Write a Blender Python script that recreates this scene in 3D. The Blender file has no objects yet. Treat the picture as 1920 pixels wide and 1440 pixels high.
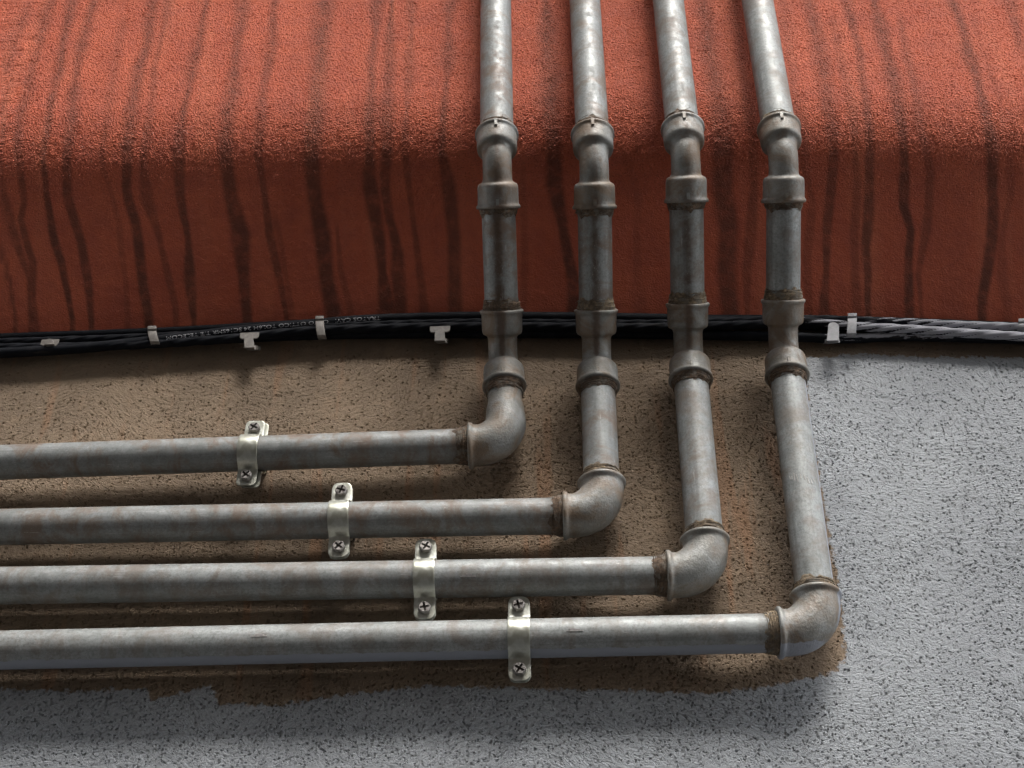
import bpy, bmesh, math, random
import numpy as np
from mathutils import Vector, Matrix
R = math.radians
random.seed(7)
rng = np.random.default_rng(11)
scene = bpy.context.scene
col = scene.collection

# ------------------------------------------------------------------ camera, sky, sun, exposure
F = 2600.0                                   # focal length in pixels of the 1920 x 1440 photograph
PITCH, YAW, ROLL = R(38.0), R(2.0), R(0.52)
CAM = Vector((0.0, -1.26, -0.985))
fwd = Vector((-math.sin(YAW) * math.cos(PITCH), math.cos(YAW) * math.cos(PITCH), math.sin(PITCH)))
_r0 = fwd.cross(Vector((0, 0, 1))).normalized(); _u0 = _r0.cross(fwd)
right = _r0 * math.cos(ROLL) - _u0 * math.sin(ROLL)
up = _u0 * math.cos(ROLL) + _r0 * math.sin(ROLL)
cam_data = bpy.data.cameras.new('camera')
cam_data.sensor_width = 36.0; cam_data.lens = 36.0 * F / 1920.0
cam_data.clip_start = 0.05; cam_data.clip_end = 200.0
cam = bpy.data.objects.new('camera', cam_data); col.objects.link(cam)
m = Matrix((right, up, -fwd)).transposed().to_4x4(); m.translation = CAM
cam.matrix_world = m
scene.camera = cam

SUN_TO = Vector((0.38, -1.0, 1.62)).normalized()        # direction towards the sun
world = bpy.data.worlds.new("World"); scene.world = world; world.use_nodes = True
wn = world.node_tree; wn.nodes.clear()
sky = wn.nodes.new('ShaderNodeTexSky'); sky.sky_type = 'NISHITA'; sky.sun_disc = False
sky.sun_elevation = math.asin(SUN_TO.z); sky.sun_rotation = math.atan2(SUN_TO.x, SUN_TO.y)
sky.air_density = 1.0; sky.dust_density = 1.5; sky.ozone_density = 1.0
hs = wn.nodes.new('ShaderNodeHueSaturation'); hs.inputs['Saturation'].default_value = 0.22
bg = wn.nodes.new('ShaderNodeBackground'); bg.inputs['Strength'].default_value = 0.15
wo = wn.nodes.new('ShaderNodeOutputWorld')
wn.links.new(sky.outputs[0], hs.inputs['Color']); wn.links.new(hs.outputs[0], bg.inputs['Color']); wn.links.new(bg.outputs[0], wo.inputs['Surface'])
sun_d = bpy.data.lights.new('sun', 'SUN'); sun_d.energy = 0.5; sun_d.angle = R(22); sun_d.color = (1.0, 0.96, 0.90)
sun = bpy.data.objects.new('sun', sun_d); col.objects.link(sun)
sun.rotation_euler = (-SUN_TO).to_track_quat('-Z', 'Y').to_euler(); sun.location = (1, -2, 3)
scene.view_settings.view_transform = 'Standard'; scene.view_settings.look = 'None'
scene.view_settings.gamma = 1.0; scene.view_settings.use_curve_mapping = False
scene.view_settings.exposure = 2.98
scene.cycles.max_bounces = 6; scene.cycles.diffuse_bounces = 4

# ------------------------------------------------------------------ geometry helpers
def ray(px, py):
    return (fwd * F + right * (px - 960.0) + up * (720.0 - py)).normalized()
def at(px, py, n=(0, 1, 0), c=0.0):
    """point where the photo's pixel meets the world plane n.p = c"""
    n = Vector(n); d = ray(px, py)
    return CAM + d * ((c - n.dot(CAM)) / n.dot(d))
def onY(px, py, Y): return at(px, py, (0, 1, 0), Y)

def new_obj(name, me, parent=None, mats=()):
    o = bpy.data.objects.new(name, me); col.objects.link(o)
    for mt in mats: me.materials.append(mt)
    if parent: o.parent = parent
    return o
def empty(name, loc, label, cat, group=None):
    o = bpy.data.objects.new(name, None); col.objects.link(o); o.location = loc
    o.empty_display_size = 0.02
    tag(o, label, cat, group)
    return o
def tag(o, label, cat, group=None):
    o['label'] = label; o['category'] = cat
    if group: o['group'] = group
def to_local(o):
    """give a mesh built in world coordinates the place of its parent's empty"""
    if o.parent: o.matrix_parent_inverse = Matrix.Translation(-o.parent.location)
    return o

def path_from(corners, fillets, step=0.0015):
    """polyline with rounded corners -> dense list of points"""
    pts = [corners[0].copy()]
    for i in range(1, len(corners) - 1):
        a, k, b = corners[i - 1], corners[i], corners[i + 1]
        d1 = (k - a).normalized(); d2 = (b - k).normalized()
        ang = d1.angle(d2); r = fillets[i - 1]
        if ang < 1e-3: pts.append(k.copy()); continue
        t = r * math.tan(ang / 2)
        p1 = k - d1 * t
        nrm = (d2 - d1 * d1.dot(d2)).normalized(); cc = p1 + nrm * r
        n = max(6, int(r * ang / step))
        for j in range(n + 1):
            th = ang * j / n
            pts.append(cc - nrm * r * math.cos(th) + d1 * r * math.sin(th))
    pts.append(corners[-1].copy())
    return pts
def arclen(pts):
    s = [0.0]
    for a, b in zip(pts, pts[1:]): s.append(s[-1] + (b - a).length)
    return s
def sample(pts, S, s):
    s = min(max(s, 0.0), S[-1])
    for i in range(len(S) - 1):
        if s <= S[i + 1] or i == len(S) - 2:
            L = S[i + 1] - S[i]
            f = 0 if L < 1e-9 else (s - S[i]) / L
            return pts[i].lerp(pts[i + 1], f), (pts[i + 1] - pts[i]).normalized()

def sweep_bm(bm, pts, prof, seg=48, maxstep=0.006, attrf=None, lobes=None, ref=Vector((0, -1, 0)), caps=True, jitter=0.0):
    """tube along pts; prof = [(s, r)...]; attribute layers paint / grime from attrf(dir, s, pos)"""
    S = arclen(pts); L = S[-1]
    ss = []
    for (s0, r0), (s1, r1) in zip(prof, prof[1:]):
        n = max(1, int(abs(s1 - s0) / maxstep))
        for j in range(n): ss.append((s0 + (s1 - s0) * j / n, r0 + (r1 - r0) * j / n))
    ss.append(prof[-1])
    uvl = bm.loops.layers.uv.get('UVMap') or bm.loops.layers.uv.new('UVMap')
    la = bm.verts.layers.float.get('paint') or bm.verts.layers.float.new('paint')
    lg = bm.verts.layers.float.get('grime') or bm.verts.layers.float.new('grime')
    rings = []
    for (s, r) in ss:
        p, t = sample(pts, S, s)
        n = -(ref - t * ref.dot(t)).normalized(); b = t.cross(n)      # seam at the back
        ring = []
        for k in range(seg):
            a = 2 * math.pi * k / seg
            d = n * math.cos(a) + b * math.sin(a)
            rr = r
            if lobes: rr = r * (1 + lobes[1] * abs(math.sin(lobes[0] * 0.5 * (a + lobes[2] * s))) - lobes[1] * 0.5)
            v = bm.verts.new(p + d * rr)
            if attrf:
                pa, gr = attrf(d, s, p); v[la] = pa; v[lg] = gr
            ring.append(v)
        rings.append((ring, s))
    for (r0, s0), (r1, s1) in zip(rings, rings[1:]):
        for k in range(seg):
            k2 = (k + 1) % seg
            f = bm.faces.new((r0[k], r0[k2], r1[k2], r1[k])); f.smooth = True
            us = (k / seg, (k + 1) / seg, (k + 1) / seg, k / seg); vs = (s0, s0, s1, s1)
            for lp, u_, v_ in zip(f.loops, us, vs): lp[uvl].uv = (u_, v_)
    if caps:
        for ring in (rings[0][0], rings[-1][0]):
            try: bm.faces.new(ring)
            except ValueError: pass
    return rings
def finish(bm, name, mat, parent=None, smooth_angle=None):
    bmesh.ops.recalc_face_normals(bm, faces=bm.faces)
    me = bpy.data.meshes.new(name); bm.to_mesh(me); bm.free()
    o = new_obj(name, me, parent, mat if isinstance(mat, (list, tuple)) else (mat,))
    to_local(o)
    return o
def box_bm(bm, c, ax, ay, az, hx, hy, hz):
    vs = []
    for sx in (-1, 1):
        for sy in (-1, 1):
            for sz in (-1, 1): vs.append(bm.verts.new(c + ax * hx * sx + ay * hy * sy + az * hz * sz))
    q = [(0, 1, 3, 2), (4, 6, 7, 5), (0, 4, 5, 1), (2, 3, 7, 6), (0, 2, 6, 4), (1, 5, 7, 3)]
    return [bm.faces.new([vs[i] for i in f]) for f in q]

# ------------------------------------------------------------------ material helper
class NT:
    def __init__(s, name, disp=False):
        s.m = bpy.data.materials.new(name); s.m.use_nodes = True
        s.t = s.m.node_tree; s.t.nodes.clear()
        s.out = s.n('ShaderNodeOutputMaterial'); s.b = s.n('ShaderNodeBsdfPrincipled')
        s.l(s.b.outputs[0], s.out.inputs['Surface'])
        if disp: s.m.displacement_method = 'BOTH'
    def n(s, typ, **kw):
        nd = s.t.nodes.new(typ)
        for k, v in kw.items(): setattr(nd, k, v)
        return nd
    def l(s, a, b): s.t.links.new(a, b)
    def inp(s, sock, v):
        if isinstance(v, bpy.types.NodeSocket): s.l(v, sock)
        elif v is not None:
            if isinstance(v, (tuple, list)) and len(v) == 3 and sock.type == 'RGBA': v = (*v, 1)
            sock.default_value = v
    def math(s, op, a, b=None, c=None, clamp=False):
        nd = s.n('ShaderNodeMath', operation=op, use_clamp=clamp)
        s.inp(nd.inputs[0], a); s.inp(nd.inputs[1], b)
        if c is not None: s.inp(nd.inputs[2], c)
        return nd.outputs[0]
    def ramp(s, v, a, b, lo=0.0, hi=1.0, smooth=True):
        nd = s.n('ShaderNodeMapRange', interpolation_type='SMOOTHSTEP' if smooth else 'LINEAR')
        s.inp(nd.inputs[0], v); nd.inputs[1].default_value = a; nd.inputs[2].default_value = b
        nd.inputs[3].default_value = lo; nd.inputs[4].default_value = hi
        return nd.outputs[0]
    def mix(s, f, a, b, mode='MIX'):
        nd = s.n('ShaderNodeMix', data_type='RGBA', blend_type=mode)
        s.inp(nd.inputs[0], f); s.inp(nd.inputs[6], a); s.inp(nd.inputs[7], b)
        return nd.outputs[2]
    def coord(s, kind='Object', scale=(1, 1, 1), rot=(0, 0, 0), loc=(0, 0, 0)):
        tc = s.n('ShaderNodeTexCoord'); mp = s.n('ShaderNodeMapping')
        mp.inputs['Scale'].default_value = scale; mp.inputs['Rotation'].default_value = rot; mp.inputs['Location'].default_value = loc
        s.l(tc.outputs[kind], mp.inputs[0]); return mp.outputs[0]
    def noise(s, vec, scale, detail=3, rough=0.5, dist=0.0, col=False):
        nd = s.n('ShaderNodeTexNoise'); s.inp(nd.inputs['Vector'], vec)
        nd.inputs['Scale'].default_value = scale; nd.inputs['Detail'].default_value = detail
        nd.inputs['Roughness'].default_value = rough; nd.inputs['Distortion'].default_value = dist
        return nd.outputs[1 if col else 0]
    def voro(s, vec, scale, feature='F1', out=0, rnd=1.0):
        nd = s.n('ShaderNodeTexVoronoi', feature=feature); s.inp(nd.inputs['Vector'], vec)
        nd.inputs['Scale'].default_value = scale; nd.inputs['Randomness'].default_value = rnd
        return nd.outputs[out]
    def attr(s, name):
        nd = s.n('ShaderNodeAttribute'); nd.attribute_name = name; return nd.outputs['Fac']
    def bump(s, h, dist=0.001, strength=1.0):
        nd = s.n('ShaderNodeBump'); nd.inputs['Strength'].default_value = strength; nd.inputs['Distance'].default_value = dist
        s.inp(nd.inputs['Height'], h); s.l(nd.outputs[0], s.b.inputs['Normal']); return nd
    def set(s, **kw):
        for k, v in kw.items(): s.inp(s.b.inputs[k.replace('_', ' ')], v)
    def disp(s, h, scale=1.0, mid=0.0):
        nd = s.n('ShaderNodeDisplacement'); s.inp(nd.inputs['Height'], h)
        nd.inputs['Scale'].default_value = scale; nd.inputs['Midlevel'].default_value = mid
        s.l(nd.outputs[0], s.out.inputs['Displacement'])

GREY_PAINT = (0.37, 0.385, 0.42)

# galvanised pipe
def mat_pipe(name, tone=1.0, brown=0.5, seed=0.0, metal=0.36, rough=0.55):
    k = NT(name)
    uv = k.coord('UV', (5.0, 30, 1), loc=(seed, seed * 3, 0)); ob = k.coord('Object', loc=(seed, 0, seed))
    big = k.noise(ob, 22, 4, 0.6, 0.6); mid = k.noise(ob, 90, 5, 0.65); fine = k.noise(ob, 520, 3, 0.6)
    streak = k.noise(k.coord('UV', (26, 5, 1), loc=(seed, 0, 0)), 1.0, 4, 0.6, 0.5)
    c = k.mix(k.ramp(big, 0.30, 0.70), (0.225 * tone, 0.235 * tone, 0.225 * tone), (0.295 * tone, 0.31 * tone, 0.305 * tone))
    c = k.mix(k.ramp(k.noise(ob, 380, 4, 0.75), 0.42, 0.66, 0.0, 0.55), c, (0.12, 0.12, 0.115))
    c = k.mix(k.ramp(mid, 0.45, 0.7, 0, 0.35), c, (0.42 * tone, 0.43 * tone, 0.42 * tone))
    c = k.mix(k.ramp(streak, 0.5, 0.75, 0, 0.5), c, (0.13, 0.13, 0.125))
    bn = k.noise(k.coord('UV', (2.6, 34, 1), loc=(seed, seed, 0)), 1.0, 6, 0.68, 0.6)
    bm_ = k.math('MULTIPLY', k.ramp(k.math('ADD', k.math('MULTIPLY', bn, 0.75), k.math('MULTIPLY', k.noise(ob, 60, 5, 0.7), 0.25)), 0.44, 0.62), brown)
    c = k.mix(bm_, c, (0.15, 0.10, 0.068))
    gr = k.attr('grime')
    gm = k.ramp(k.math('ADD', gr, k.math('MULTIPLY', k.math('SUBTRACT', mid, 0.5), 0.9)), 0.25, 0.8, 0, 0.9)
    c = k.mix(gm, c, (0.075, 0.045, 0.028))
    # lime flecks and scuffs
    fl = k.noise(k.coord('UV', (150, 330, 1), loc=(seed * 2, 0, 0)), 1.0, 3, 0.7, 1.0)
    flm = k.math('MULTIPLY', k.ramp(fl, 0.63, 0.69), k.ramp(big, 0.42, 0.56))
    c = k.mix(k.math('MULTIPLY', flm, 0.65), c, (0.62, 0.60, 0.55))
    sc = k.noise(k.coord('UV', (260, 22, 1), loc=(seed * 5, 1, 0)), 1.0, 2, 0.5)
    scm = k.math('MULTIPLY', k.ramp(sc, 0.66, 0.72), k.ramp(mid, 0.46, 0.58))
    c = k.mix(k.math('MULTIPLY', scm, 0.75), c, (0.62, 0.62, 0.60))
    pa = k.attr('paint')
    pm = k.ramp(k.math('ADD', pa, k.math('MULTIPLY', k.math('SUBTRACT', k.noise(ob, 130, 4, 0.6), 0.5), 0.45)), 0.47, 0.53)
    c = k.mix(pm, c, (0.27, 0.285, 0.32))
    met = k.math('MULTIPLY', k.math('SUBTRACT', 1.0, k.math('MAXIMUM', pm, k.math('MAXIMUM', gm, bm_))), metal)
    ro = k.math('ADD', k.ramp(mid, 0.3, 0.7, rough - 0.10, rough + 0.14), k.math('MULTIPLY', gm, 0.25))
    k.set(Base_Color=c, Metallic=met, Roughness=ro)
    h = k.math('ADD', k.math('MULTIPLY', mid, 0.6), k.math('MULTIPLY', fine, 0.35))
    h = k.math('ADD', h, k.math('MULTIPLY', pm, 0.6))
    k.bump(h, 0.0008, 0.6)
    return k.m
def mat_fit(name, seed=0.0, tone=1.0):
    k = NT(name)
    ob = k.coord('Object', loc=(seed, seed, 0))
    big = k.noise(ob, 26, 4, 0.6, 0.5); mid = k.noise(ob, 120, 4, 0.6); fine = k.noise(ob, 900, 2, 0.6)
    c = k.mix(k.ramp(big, 0.35, 0.65), (0.205 * tone, 0.20 * tone, 0.18 * tone), (0.33 * tone, 0.335 * tone, 0.32 * tone))
    c = k.mix(k.ramp(mid, 0.5, 0.75, 0, 0.5), c, (0.40 * tone, 0.40 * tone, 0.37 * tone))
    bm_ = k.ramp(k.noise(ob, 24, 6, 0.7, 0.9), 0.40, 0.66, 0, 0.9)
    c = k.mix(bm_, c, (0.17, 0.115, 0.07))
    gr = k.attr('grime')
    gm = k.ramp(k.math('ADD', gr, k.math('MULTIPLY', k.math('SUBTRACT', mid, 0.5), 0.7)), 0.25, 0.8, 0, 0.85)
    c = k.mix(gm, c, (0.085, 0.05, 0.03))
    c = k.mix(k.ramp(fine, 0.3, 0.45, 0.45, 0), c, (0.07, 0.065, 0.055))
    pa = k.attr('paint')
    pm = k.ramp(k.math('ADD', pa, k.math('MULTIPLY', k.math('SUBTRACT', k.noise(ob, 130, 4, 0.6), 0.5), 0.45)), 0.47, 0.53)
    c = k.mix(pm, c, (0.27, 0.285, 0.32))
    met = k.math('MULTIPLY', k.math('SUBTRACT', 1.0, k.math('MAXIMUM', pm, k.math('MAXIMUM', gm, bm_))), 0.35)
    k.set(Base_Color=c, Metallic=met, Roughness=k.ramp(mid, 0.3, 0.7, 0.46, 0.64))
    h = k.math('ADD', k.math('MULTIPLY', mid, 0.5), k.math('MULTIPLY', k.noise(ob, 420, 3, 0.65), 1.0))
    k.bump(h, 0.0008, 0.7)
    return k.m
def mat_hemp(name, colr):
    k = NT(name)
    ob = k.coord('Object')
    n1 = k.noise(ob, 300, 4, 0.7); n2 = k.noise(ob, 70, 3, 0.6)
    c = k.mix(k.ramp(n1, 0.35, 0.7), tuple(x * 0.3 for x in colr), colr)
    c = k.mix(k.ramp(n2, 0.40, 0.62, 0, 0.7), c, (0.07, 0.05, 0.035))
    c = k.mix(k.ramp(k.noise(ob, 120, 4, 0.7), 0.5, 0.62, 0, 0.8), c, (0.17, 0.155, 0.13))
    k.set(Base_Color=c, Roughness=0.85)
    k.bump(n1, 0.0006, 0.8)
    return k.m
def mat_simple(name, c1, c2, rough=0.5, metal=0.0, scale=60, bump=0.3):
    k = NT(name)
    ob = k.coord('Object')
    n1 = k.noise(ob, scale, 4, 0.65)
    k.set(Base_Color=k.mix(k.ramp(n1, 0.35, 0.7), c1, c2), Roughness=k.ramp(n1, 0.3, 0.7, rough - 0.07, rough + 0.1), Metallic=metal)
    k.bump(k.noise(ob, scale * 6, 3, 0.6), 0.0004, bump)
    return k.m
def mat_cable():
    k = NT('cable_sheath')
    ob = k.coord('Object')
    n1 = k.noise(ob, 80, 4, 0.6)
    c = k.mix(k.ramp(n1, 0.45, 0.8), (0.005, 0.006, 0.009), (0.015, 0.015, 0.018))
    c = k.mix(k.ramp(k.noise(k.coord('Object', (20, 120, 120)), 1.0, 3, 0.6), 0.6, 0.75, 0, 0.35), c, (0.07, 0.06, 0.05))
    pa = k.attr('paint')
    nn = k.noise(k.coord('Object', (50, 300, 300)), 1.0, 4, 0.7)
    pm = k.ramp(k.math('ADD', pa, k.math('MULTIPLY', k.math('SUBTRACT', nn, 0.5), 1.1)), 0.47, 0.53)
    c = k.mix(pm, c, (0.31, 0.31, 0.34))
    k.set(Base_Color=c, Roughness=k.ramp(pm, 0, 1, 0.7, 0.8)); k.b.inputs['Specular IOR Level'].default_value = 0.12
    k.bump(k.math('ADD', n1, pm), 0.0003, 0.5)
    return k.m

PIPE = [mat_pipe('galvanised_pipe_a', 0.88, 0.9, 0.0), mat_pipe('galvanised_pipe_b', 0.90, 0.8, 3.1),
        mat_pipe('galvanised_pipe_c', 1.02, 0.6, 6.7), mat_pipe('galvanised_pipe_d', 1.12, 0.45, 9.3)]
FIT = [mat_fit('cast_fitting_a', 0.0, 0.76), mat_fit('cast_fitting_b', 2.0, 0.84), mat_fit('cast_fitting_c', 4.0, 0.9), mat_fit('cast_fitting_d', 6.0, 0.95)]
HEMP_L = mat_hemp('hemp_light', (0.36, 0.27, 0.17)); HEMP_D = mat_hemp('hemp_dark', (0.20, 0.13, 0.08))
ZINC = mat_simple('clamp_zinc', (0.42, 0.42, 0.35), (0.58, 0.59, 0.54), 0.40, 0.9, 90, 0.2)
SCREW = mat_simple('screw_steel', (0.16, 0.145, 0.135), (0.30, 0.28, 0.26), 0.45, 0.6, 300, 0.4)
DARKSTEEL = mat_simple('dark_steel', (0.04, 0.035, 0.03), (0.09, 0.07, 0.055), 0.6, 0.3, 200)
CLIP = mat_simple('clip_plastic', (0.13, 0.118, 0.105), (0.21, 0.19, 0.17), 0.55, 0.0, 150)
CLIP_R = mat_simple('clip_painted', (0.19, 0.19, 0.20), (0.27, 0.27, 0.28), 0.6, 0.0, 150)
BURR = mat_simple('bare_zinc', (0.36, 0.33, 0.32), (0.55, 0.52, 0.50), 0.55, 0.1, 400)
CABLE = mat_cable()
PRINT = mat_simple('cable_print', (0.60, 0.60, 0.62), (0.30, 0.30, 0.32), 0.6, 0.0, 700)

# ------------------------------------------------------------------ lower wall (plaster, part painted grey)
def grid_lines(lo, hi, fine, out_lo, out_hi):
    a = list(np.arange(lo, hi, fine))
    pre = []; x = lo; st = fine
    while x > out_lo: st *= 1.35; x -= st; pre.append(x)
    post = []; x = a[-1]; st = fine
    while x < out_hi: st *= 1.35; x += st; post.append(x)
    return np.array(pre[::-1] + a + post)
def grid_mesh(name, P, UV, attrs, mat):
    """P: (rows, cols, 3)"""
    nr, nc = P.shape[:2]
    me = bpy.data.meshes.new(name)
    me.vertices.add(nr * nc); me.vertices.foreach_set('co', P.reshape(-1).astype(np.float32))
    idx = np.arange(nr * nc).reshape(nr, nc)
    q = np.stack([idx[:-1, :-1], idx[:-1, 1:], idx[1:, 1:], idx[1:, :-1]], -1).reshape(-1, 4)
    nf = len(q)
    me.loops.add(nf * 4); me.loops.foreach_set('vertex_index', q.reshape(-1).astype(np.int32))
    me.polygons.add(nf)
    me.polygons.foreach_set('loop_start', (np.arange(nf) * 4).astype(np.int32))
    me.polygons.foreach_set('use_smooth', np.ones(nf, bool))
    uvl = me.uv_layers.new(name='UVMap')
    uvl.data.foreach_set('uv', UV.reshape(-1, 2)[q.reshape(-1)].astype(np.float32).reshape(-1))
    for k_, v in attrs.items():
        a = me.attributes.new(k_, 'FLOAT', 'POINT'); a.data.foreach_set('value', v.reshape(-1).astype(np.float32))
    me.update(calc_edges=True); me.validate()
    return new_obj(name, me, None, (mat,))

def seg_dist(X, Z, poly):
    d = np.full(X.shape, 9.0)
    for (x0, z0), (x1, z1) in zip(poly, poly[1:]):
        dx, dz = x1 - x0, z1 - z0; L = dx * dx + dz * dz + 1e-12
        t = np.clip(((X - x0) * dx + (Z - z0) * dz) / L, 0, 1)
        d = np.minimum(d, np.hypot(X - x0 - t * dx, Z - z0 - t * dz))
    return d
def inside(X, Z, poly):
    c = np.zeros(X.shape, bool)
    n = len(poly)
    for i in range(n):
        x0, z0 = poly[i]; x1, z1 = poly[(i + 1) % n]
        cond = ((z0 > Z) != (z1 > Z)) & (X < (x1 - x0) * (Z - z0) / (z1 - z0 + 1e-12) + x0)
        c ^= cond
    return c

def mat_lower():
    k = NT('lower_plaster', True)
    ob = k.coord('Object')
    f1 = k.noise(ob, 260, 4, 0.65)
    # dragged rough plaster: short worm marks whose direction wanders
    warp = k.noise(ob, 4, 2, 0.5, col=True)
    vadd = k.n('ShaderNodeVectorMath', operation='MULTIPLY_ADD'); k.l(warp, vadd.inputs[0])
    vadd.inputs[1].default_value = (0.10, 0.0, 0.22)
    k.l(ob, vadd.inputs[2])
    mp = k.n('ShaderNodeMapping'); mp.inputs['Rotation'].default_value = (0, R(-20), 0); mp.inputs['Scale'].default_value = (0.42, 1, 1)
    k.l(vadd.outputs[0], mp.inputs[0])
    drag = k.ramp(k.noise(mp.outputs[0], 250, 4, 0.65, 0.6), 0.3, 0.62)
    # pits
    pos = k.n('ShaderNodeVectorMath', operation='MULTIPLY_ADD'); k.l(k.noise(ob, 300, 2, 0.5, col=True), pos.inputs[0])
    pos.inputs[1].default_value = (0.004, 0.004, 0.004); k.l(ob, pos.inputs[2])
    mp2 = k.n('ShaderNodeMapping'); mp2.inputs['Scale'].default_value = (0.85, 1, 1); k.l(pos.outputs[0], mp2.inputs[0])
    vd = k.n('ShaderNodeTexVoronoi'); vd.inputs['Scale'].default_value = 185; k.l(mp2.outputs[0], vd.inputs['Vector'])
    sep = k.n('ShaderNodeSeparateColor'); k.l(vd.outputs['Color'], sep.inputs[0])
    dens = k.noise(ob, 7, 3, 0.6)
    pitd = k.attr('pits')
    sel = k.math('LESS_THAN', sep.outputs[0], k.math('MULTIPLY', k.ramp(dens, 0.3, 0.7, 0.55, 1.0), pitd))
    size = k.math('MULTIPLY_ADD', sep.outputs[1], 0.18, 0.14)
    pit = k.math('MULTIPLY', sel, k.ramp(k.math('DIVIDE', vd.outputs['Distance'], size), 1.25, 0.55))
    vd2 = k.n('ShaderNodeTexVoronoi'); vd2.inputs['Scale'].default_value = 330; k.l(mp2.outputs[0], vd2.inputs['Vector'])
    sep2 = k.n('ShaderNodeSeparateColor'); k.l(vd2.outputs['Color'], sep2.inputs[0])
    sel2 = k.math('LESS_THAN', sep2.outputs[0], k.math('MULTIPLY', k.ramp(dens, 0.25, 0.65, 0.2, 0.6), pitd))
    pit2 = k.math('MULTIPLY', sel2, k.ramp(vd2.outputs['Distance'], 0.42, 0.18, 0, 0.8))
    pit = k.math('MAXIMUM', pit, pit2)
    wide = k.noise(ob, 5, 3, 0.6); wide2 = k.noise(ob, 30, 3, 0.6)
    # colours: bare tan plaster / grey paint
    tan = k.mix(k.ramp(wide, 0.35, 0.65), (0.170, 0.122, 0.080), (0.235, 0.170, 0.112))
    tan = k.mix(k.ramp(wide2, 0.5, 0.72, 0, 0.45), tan, (0.28, 0.195, 0.125))
    runs = k.noise(k.coord('Object', (30, 1, 3.0)), 1.0, 3, 0.6)
    tan = k.mix(k.math('MULTIPLY', k.ramp(runs, 0.56, 0.66), k.attr('rust')), tan, (0.36, 0.14, 0.045))
    tan = k.mix(k.ramp(f1, 0.3, 0.45, 0.4, 0), tan, (0.11, 0.07, 0.045))
    gp = k.mix(k.ramp(wide, 0.3, 0.7), (0.285, 0.298, 0.312), (0.36, 0.375, 0.39))
    gp = k.mix(k.ramp(f1, 0.28, 0.42, 0.25, 0), gp, (0.2, 0.2, 0.22))
    g = k.attr('greypaint')
    rag = k.math('MULTIPLY', k.math('SUBTRACT', k.noise(ob, 110, 5, 0.75), 0.5), 1.3)
    gm = k.ramp(k.math('ADD', g, rag), 0.42, 0.58)
    c = k.mix(gm, tan, gp)
    c = k.mix(k.math('MULTIPLY', pit, 0.20), c, (0.06, 0.055, 0.055))     # shade inside the pits, painted into the colour
    c = k.mix(k.attr('corner_shade'), c, (0.055, 0.038, 0.03))  # darkens the wall colour where the overhang's shade falls
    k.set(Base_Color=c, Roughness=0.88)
    h = k.math('ADD', k.math('MULTIPLY', drag, 0.0007), k.math('MULTIPLY', k.noise(ob, 480, 3, 0.7), 0.0016))
    h = k.math('ADD', h, k.math('MULTIPLY', wide2, 0.0008))
    h = k.math('SUBTRACT', h, k.math('MULTIPLY', pit, 0.0023))
    h = k.math('ADD', h, k.math('MULTIPLY', gm, 0.0003))
    k.disp(h, 1.0, 0.003)
    return k.m

CORNER_PX = [(-700, 655), (-300, 650), (0, 641), (300, 630), (600, 618), (900, 609), (1200, 606), (1500, 611), (1920, 622), (2300, 634), (2700, 650)]
cp = [onY(px, py, 0.0) for px, py in CORNER_PX]
cornx = np.array([p.x for p in cp]); cornz = np.array([p.z for p in cp])
corner_z = lambda x: np.interp(x, cornx, cornz)

xs = grid_lines(-0.66, 0.66, 0.0013, -2.2, 2.2)
zs = grid_lines(-0.50, 0.11, 0.0013, -1.9, 0.16)
X, Z = np.meshgrid(xs, zs)
P = np.stack([X, np.zeros_like(X), Z], -1)
TAN_PX = [(-900, 1288), (0, 1290), (130, 1296), (270, 1290), (285, 1312), (395, 1283), (412, 1318), (520, 1322), (650, 1300), (820, 1284), (1000, 1290),
          (1150, 1294), (1340, 1300), (1480, 1278), (1560, 1262), (1585, 1236), (1583, 1180), (1570, 1080), (1552, 980), (1530, 860), (1518, 780), (1508, 700), (1506, 668),
          (1560, 668), (1590, 662), (1740, 668), (1920, 669), (2700, 676), (2700, 520), (-900, 520)]
tp = [(p.x, p.z) for p in (onY(a, b, 0.0) for a, b in TAN_PX)]
sd = seg_dist(X, Z, tp + [tp[0]]); ins = inside(X, Z, tp)
sgn = np.where(ins, -sd, sd)
grey = np.clip(0.5 + sgn / 0.018, -0.3, 1.3)
# pits thin out near the overhang
pits = np.interp(Z, [-0.5, -0.10, -0.01, 0.04, 0.1], [1.0, 1.0, 0.55, 0.25, 0.1])
rust = np.interp(Z, [-0.5, -0.3, -0.15, 0.05], [0.0, 0.28, 0.25, 0.15])
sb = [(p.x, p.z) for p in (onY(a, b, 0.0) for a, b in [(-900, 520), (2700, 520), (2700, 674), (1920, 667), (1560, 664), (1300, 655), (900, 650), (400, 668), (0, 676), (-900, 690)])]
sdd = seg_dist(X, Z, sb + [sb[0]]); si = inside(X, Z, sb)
corner_shade = np.clip(0.5 + np.where(si, sdd, -sdd) / 0.016, 0, 1) * np.interp(X, [-0.3, 0.28, 0.34], [0.2, 0.3, 0.55])  # painted shadow band along the corner under the overhang
UVw = np.stack([X, Z], -1)
wall = grid_mesh('plaster_wall', P, UVw, {'greypaint': grey, 'pits': pits, 'rust': rust, 'corner_shade': corner_shade}, mat_lower())
tag(wall, 'pitted lower plaster wall, bare tan behind the pipes and painted grey at right and bottom', 'wall')

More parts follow.
